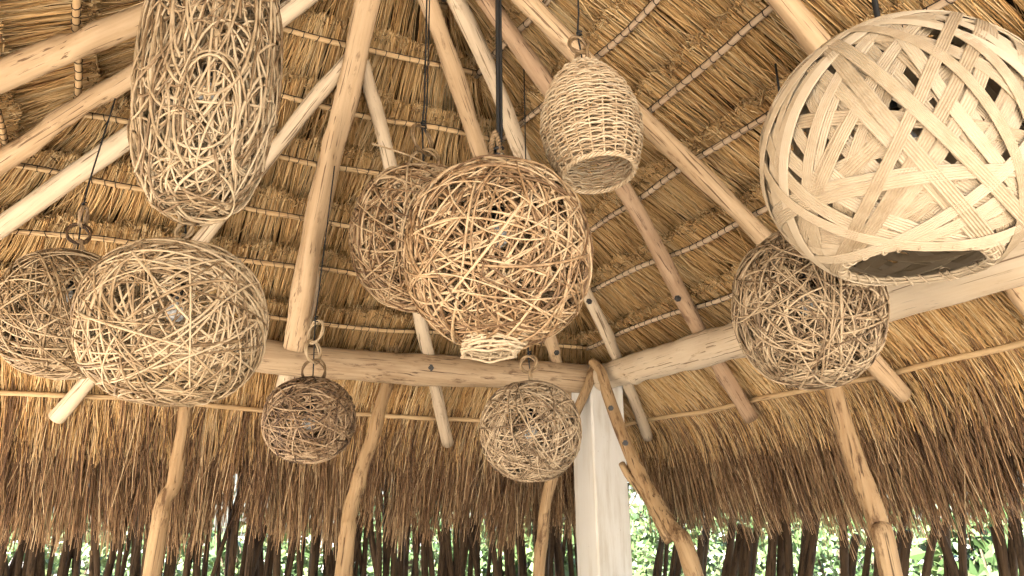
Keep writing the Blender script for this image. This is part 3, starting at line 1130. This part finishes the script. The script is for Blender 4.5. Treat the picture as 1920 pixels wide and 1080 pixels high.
# middle pair
c4 = up((-0.325, 2.573, 1.005))
l4 = cane_ball(c4, 0.248, 0.258, 190, 0.0034, 'cane_brown', 'round brown cane lamp half hidden behind the biggest brown lamp', 104, ex=0.85, ez=0.95, kap=(0.0, 0.6))
link('stray_cane', make_mesh('stray_cane', [sweep(spline(np.array([c4 + np.array(v) for v in ((-0.17, -0.10, 0.325), (-0.06, -0.09, 0.29), (0.03, -0.09, 0.245), (0.13, -0.10, 0.17))]), 14), 0.0036, 6)]), M['cane_tan'], l4)
fittings(l4, c4, 0.245, EYE + roof_h(1.85, 1.783), 0.08, rings=2, ring_r=0.058, cord_r=0.0036, double=True, yaw=1.35)
c5 = up((-0.038, 2.12, 0.771))
l5 = cane_ball(c5, 0.268, 0.268, 250, 0.0035, 'cane_brown', 'biggest brown cane ball lamp in the middle with a small collar below', 105, ex=0.82, ez=0.94, kap=(0.0, 0.7), wob=0.08, jitter=0.045)


def collar(root, c, r, z0, z1, mat, seed, dx=0.0, dy=0.0):
    rs = np.random.default_rng(seed)
    parts = []
    for k in range(11):
        t = np.linspace(0, 2 * math.pi, 48, endpoint=False)
        f = k / 10
        z = z0 + (z1 - z0) * f + 0.004 * np.sin(t * rs.integers(2, 5) + rs.uniform(0, 6))
        rr = r * (1.0 + 0.30 * f) + 0.004 * np.sin(t * 9 + k * math.pi)
        parts.append(sweep(np.stack([c[0] + dx * (1 - f) + rr * np.cos(t), c[1] + dy * (1 - f) + rr * np.sin(t), c[2] + z], 1), rs.uniform(0.0035, 0.0048), 5, closed=True))
    for k in range(16):
        t = k * 2 * math.pi / 16
        parts.append(sweep(np.array([[c[0] + dx + r * math.cos(t), c[1] + dy + r * math.sin(t), c[2] + z0], [c[0] + 1.3 * r * math.cos(t + 0.1), c[1] + 1.3 * r * math.sin(t + 0.1), c[2] + z1 + 0.02]]), 0.004, 5))
    link('collar', make_mesh('collar', parts), M[mat], root, kind='stuff')
collar(l5, c5, 0.074, -0.298, -0.238, 'cane_pale', 5, dx=-0.030)


def rope_loop(root, c, z0, z1, r):
    """a plaited rope loop between cord knot and shade"""
    parts = []
    for side in (-1, 1):
        for k in range(2):
            t = np.linspace(0, 1, 40)
            ph = t * 34 + k * math.pi
            parts.append(sweep(np.stack([c[0] + side * 0.012 * np.sin(t * math.pi) + 0.0045 * np.cos(ph), c[1] + 0.0045 * np.sin(ph), z0 + (z1 - z0) * t], 1), 0.0048, 6))
    link('rope_loop', make_mesh('rope_loop', parts), M['cane_tan'], root, kind='stuff')


fittings(l5, c5, 0.262, EYE + roof_h(1.794, 2.32), 0.10, rings=1, ring_r=0.034, cord_r=0.0062, double=True, yaw=0.4)
rope_loop(l5, c5 + np.array([-0.008, -0.012, 0]), c5[2] + 0.285, c5[2] + 0.40, 0.01)

# right rear ball
c8 = up((0.986, 2.474, 0.700))
l8 = cane_ball(c8, 0.238, 0.262, 270, 0.0032, 'cane_grey', 'greyish dense cane ball lamp tucked below the pale woven strap lamp', 108, ex=0.86, ez=1.0, kap=(0.1, 1.1), wob=0.10, jitter=0.05)
fittings(l8, c8, 0.255, EYE + roof_h(0.721, 2.466), 0.05, rings=1, ring_r=0.03, cord_r=0.0042)
# two small balls
c9 = up((-0.890, 3.369, 0.474))
l9 = cane_ball(c9, 0.195, 0.180, 165, 0.0034, 'cane_dark', 'small dark brown cane ball lamp below the left beam', 109, ex=0.85, ez=0.95, kap=(0.0, 0.6))
fittings(l9, c9, 0.172, 0, 0.03, rings=3, ring_r=0.052, cord_r=0.0032, hook=G(1.972, 0.914, 1.655), ring_mat='cane_tan', yaw=1.5)
c10 = up((0.067, 3.069, 0.377))
l10 = cane_ball(c10, 0.197, 0.192, 200, 0.0028, 'cane_grey', 'small beige cane ball lamp hanging just left of the cream post', 110, ex=0.86, ez=0.95, kap=(0.0, 0.5), jitter=0.03)
fittings(l10, c10, 0.186, EYE + roof_h(1.272, 1.521), 0.03, rings=2, ring_r=0.034, cord_r=0.0028)


# bell shaped wicker lamp
def bell():
    c = up((0.240, 2.057, 1.180))
    R = tilt_matrix(math.radians(-6), math.radians(-5))
    root = thing('wicker_bell_lamp', 'bell shaped lamp of tight pale wicker with an open mouth', 'lamp', c - np.array([0, 0, 0.19]), 'woven lamps hanging under the roof')
    zp = np.array([-0.190, -0.17, -0.10, -0.02, 0.06, 0.12, 0.165, 0.190, 0.205])
    rp = np.array([0.106, 0.116, 0.140, 0.148, 0.131, 0.104, 0.072, 0.044, 0.020])
    rs = np.random.default_rng(8)
    ns = 22
    prof = lambda z: np.interp(z, zp, rp)

    def R_at(z):
        zz = np.linspace(-0.02, 0.02, 5)
        return np.mean([prof(np.clip(z + d, -0.19, 0.205)) for d in zz], 0)
    parts, tints = [], []
    rows = 64
    for k in range(rows):
        z = -0.184 + 0.382 * k / (rows - 1)
        n = 132
        t = np.linspace(0, 2 * math.pi, n, endpoint=False)
        amp = 0.0048 * min(1.0, R_at(z) / 0.08)
        r = R_at(z) + amp * np.cos(t * ns / 2 + (k % 2) * math.pi) + rs.normal(0, 0.0008)
        zz = z + 0.0022 * np.sin(t * rs.integers(2, 7) + rs.uniform(0, 6)) + 0.0015 * np.sin(t * 13 + rs.uniform(0, 6)) + 0.0012 * rs.normal()
        parts.append(sweep(to_world(np.stack([r * np.cos(t), r * np.sin(t), zz], 1), R, c), rs.uniform(0.0025, 0.0033), 5, closed=True))
        tints.append(rs.uniform(0.15, 1.0))
    wall = link('wicker_wall', make_mesh('wicker_wall', parts, tints=tints), M['wicker'], root, kind='stuff')
    for i in range(ns):
        t0 = i * 2 * math.pi / ns
        z = np.linspace(-0.192, 0.205, 30)
        t = t0 + 0.10 * np.sin(z * 6)
        r = R_at(z)
        me = make_mesh('stake', [sweep(to_world(np.stack([r * np.cos(t), r * np.sin(t), z], 1), R, c), 0.0031, 5)], tints=[rs.uniform(0.3, 0.8)])
        link('upright_cane', me, M['wicker'], root)
    parts, tints = [], []
    for k in range(3):                       # plaited mouth rim
        t = np.linspace(0, 2 * math.pi, 90, endpoint=False)
        r = 0.105 + 0.0042 * np.cos(t * 16 + k * 2.1)
        z = -0.192 + 0.0048 * np.sin(t * 16 + k * 2.1)
        parts.append(sweep(to_world(np.stack([r * np.cos(t), r * np.sin(t), z], 1), R, c), 0.0040, 5, closed=True))
        tints.append(0.5 + 0.15 * k)
    link('mouth_rim', make_mesh('mouth_rim', parts, tints=tints), M['wicker'], root, kind='stuff')
    topc = to_world(np.array([[0, 0, 0.205]]), R, c)[0]
    fittings(root, (topc[0], topc[1], c[2]), topc[2] - c[2], EYE + roof_h(1.574, 2.501), 0.07, rings=2, ring_r=0.030, cord_r=0.0030, ring_mat='cane_tan', bulb=False, yaw=0.6)
bell()


# big ball of flat reed straps
def strap_lamp():
    c = up((1.014, 1.799, 0.917))
    Rl = tilt_matrix(math.radians(3), math.radians(2))
    rx, rz = 0.354, 0.342
    root = thing('reed_strap_lamp', 'huge pale lamp woven from wide flat reed straps, round mouth below', 'lamp', c - np.array([0, 0, rz]), 'woven lamps hanging under the roof')
    rs = np.random.default_rng(77)
    hole = math.asin(0.168 / rx)
    # profile of a strap: five reeds side by side
    prof = []
    nre = 5
    w = 1.0
    for i in range(nre):
        x0 = -w + 2 * w * i / nre
        x1 = -w + 2 * w * (i + 1) / nre
        for f in (0.06, 0.5, 0.94):
            prof.append((0.17 * (math.sin(f * math.pi) ** 0.6), x0 + (x1 - x0) * f))
    prof = prof + [(-0.05, w), (-0.05, -w)]
    shade_parts = []
    for k in range(5):
        t = np.linspace(0, 2 * math.pi, 60, endpoint=False)
        r = 0.168 + 0.006 * math.cos(k * 1.26) + 0.0015 * np.sin(7 * t + k)
        z = -rz * math.cos(hole) + 0.006 * math.sin(k * 1.26) + 0.008
        shade_parts.append(sweep(to_world(np.stack([r * np.cos(t), r * np.sin(t), np.full(60, z)], 1), Rl, c), 0.0050, 6, closed=True))
    shade = link('mouth_ring', make_mesh('mouth_ring', shade_parts), M['band'], root)
    for k in range(26):                      # stitches round the mouth
        t0 = k * 2 * math.pi / 26 + rs.normal(0, 0.03)
        ph = np.linspace(0, 2 * math.pi, 14, endpoint=False)
        rr, zz = 0.168 + 0.0125 * np.cos(ph), -rz * math.cos(hole) + 0.008 + 0.0125 * np.sin(ph)
        tt = t0 + 0.06 * np.sin(ph)
        link('stitch', make_mesh('stitch', [sweep(to_world(np.stack([rr * np.cos(tt), rr * np.sin(tt), zz], 1), Rl, c), 0.0030, 5, closed=True)]), M['band'], shade)
    n = 64
    for i in range(n):
        # circles on the ball that run clear of the mouth
        if i < 36:                           # laid tangent to the mouth, turn by turn
            d = rs.uniform(-0.05, 0.07)
            azm = i * 2 * math.pi / 36 * 7 + rs.normal(0, 0.07)
        elif i < 54:
            d = rs.uniform(0.08, 0.34)
            azm = i * 2.39996 + rs.normal(0, 0.2)
        else:
            d = rs.uniform(-0.55, 0.45)
            azm = rs.uniform(0, 6.28)
        inc = math.pi - hole - 0.005 - math.acos(d) - (0.0 if i < 36 else rs.uniform(0.0, 0.35) if i < 54 else rs.uniform(0.2, 0.8))
        inc = max(0.08, inc)
        ax = np.array([math.sin(inc) * math.cos(azm), math.sin(inc) * math.sin(azm), math.cos(inc)])
        u = np.cross(ax, [0.3, 0.2, 0.93])
        u /= np.linalg.norm(u)
        v = np.cross(ax, u)
        q = math.sqrt(1 - d * d)
        ns = 64
        t = np.linspace(0, 2 * math.pi, ns, endpoint=False)
        S = ax[None] * d + (u[None] * np.cos(t)[:, None] + v[None] * np.sin(t)[:, None]) * q
        S = S + ax[None] * (0.02 * np.sin(t * 2 + rs.uniform(0, 6)))[:, None]
        S /= np.linalg.norm(S, axis=1, keepdims=True)
        lay = 1.0 - 0.055 * ((i * 23) % n / n) + 0.004 * np.sin(t * rs.integers(5, 9) + rs.uniform(0, 6))
        Q = shape_map(S, rx, rz, 0.94, 0.98) * lay[:, None]
        hw = rs.uniform(0.0125, 0.0185)
        V = sweep(to_world(Q, Rl, c), hw, closed=True, flat=prof, up=S @ Rl.T)
        link('reed_strap', make_mesh('reed_strap', [V], smooth=False), M['band'], root)
    fittings(root, c, rz * 0.98, EYE + roof_h(1.0, 3.08), 0.08, rings=0, cord_r=0.0085, bulb_r=0.045)
strap_lamp()


# ------------------------------------------------------------------ shrubs beyond the fences
def shrub(x, y, h, w, label, seed, n=3200):
    rs = np.random.default_rng(seed)
    root = thing('shrub', label, 'shrub', (x, y, 0), 'green shrubs beyond the fence')
    parts = []
    tips = []
    for k in range(9):
        t = rs.uniform(0, 6.28)
        rr = w * rs.uniform(0.15, 0.8)
        tip = np.array([rr * math.cos(t), rr * math.sin(t), h * rs.uniform(0.55, 0.95)])
        mid = tip * np.array([0.4, 0.4, 0.5]) + rs.normal(0, 0.06, 3)
        C = spline(np.array([[0, 0, 0], mid, tip]), 8)
        parts.append(sweep(C + np.array([x, y, 0]), np.linspace(0.03, 0.008, 8), 5))
        tips.append(tip)
    link('stem', make_mesh('stem', parts), M['stem'], root, kind='stuff')
    # leaf clumps around many centres
    nc = 70
    ce = rs.normal(size=(nc, 3))
    ce /= np.linalg.norm(ce, axis=1, keepdims=True)
    ce *= rs.uniform(0.45, 1.0, nc)[:, None]
    ce = ce * np.array([w, w, h * 0.46]) + np.array([0, 0, h * 0.54])
    idx = rs.integers(0, nc, n)
    p = ce[idx] + rs.normal(0, 0.13, (n, 3))
    p[:, 2] = np.abs(p[:, 2])
    d = rs.normal(size=(n, 3)) + np.array([0, 0, 0.2])
    d /= np.linalg.norm(d, axis=1, keepdims=True)
    s = np.cross(d, rs.normal(size=(n, 3)))
    s /= np.linalg.norm(s, axis=1, keepdims=True)
    ln = rs.uniform(0.4, 1.25, n)[:, None] * rs.uniform(0.085, 0.150)
    nn = np.cross(d, s)
    V = np.stack([p, p + d * ln * 0.5 + s * ln * 0.36 + nn * ln * 0.08, p + d * ln * 1.1, p + d * ln * 0.5 - s * ln * 0.36 + nn * ln * 0.08], 1).reshape(-1, 3)
    Q = np.arange(n * 4).reshape(-1, 4)
    tint = np.repeat(np.clip(rs.normal(0.5, 0.2, n) + rs.normal(0, 0.12, nc)[idx], 0, 1), 4)
    link('foliage', mesh_from_arrays('foliage', V + np.array([x, y, 0]), Q, tint, smooth=False), M['leaf'], root, kind='stuff')


SHRUBS = [
    (-5.6, 6.6, 1.9, 1.0, 'broad green shrub behind the stakes at the left edge'),
    (-4.0, 7.3, 2.1, 1.0, 'leafy shrub behind the stakes below the far left lamp'),
    (-2.6, 8.0, 1.8, 0.95, 'low shrub showing left of the scarred crooked pole'),
    (-1.2, 8.6, 2.1, 1.0, 'shrub glimpsed through the stakes below the dark small lamp'),
    (0.2, 8.9, 1.9, 0.9, 'shrub showing between stakes left of the cream post'),
    (1.75, 8.3, 2.2, 0.85, 'bright shrub showing just right of the cream post'),
    (3.1, 7.9, 2.0, 0.95, 'bright shrub right of the forked golden pole'),
    (4.0, 6.8, 1.75, 0.8, 'shrub in the gap left of the mottled reddish pole'),
    (5.2, 6.4, 2.1, 0.9, 'shrub behind the leaning stakes right of the mottled pole'),
    (-7.5, 9.5, 2.7, 1.5, 'tall background shrub beyond the far left stakes'),
    (-4.6, 11.0, 2.6, 1.6, 'tall background shrub behind the left row of shrubs'),
    (-1.6, 12.0, 2.7, 1.6, 'tall background shrub beyond the scarred crooked pole'),
    (1.2, 12.4, 2.6, 1.6, 'tall background shrub straight beyond the cream post'),
    (4.0, 11.2, 2.7, 1.6, 'tall background shrub beyond the forked golden pole'),
    (6.4, 9.4, 2.5, 1.5, 'tall background shrub beyond the mottled reddish pole'),
    (8.2, 7.6, 2.6, 1.4, 'tall background shrub beyond the far right stakes'),
    (6.2, 5.2, 1.8, 0.85, 'shrub behind the stakes at the right edge'),
]
for i, (x, y, h, w, lb) in enumerate(SHRUBS):
    shrub(x, y, h, w, lb, 300 + i)
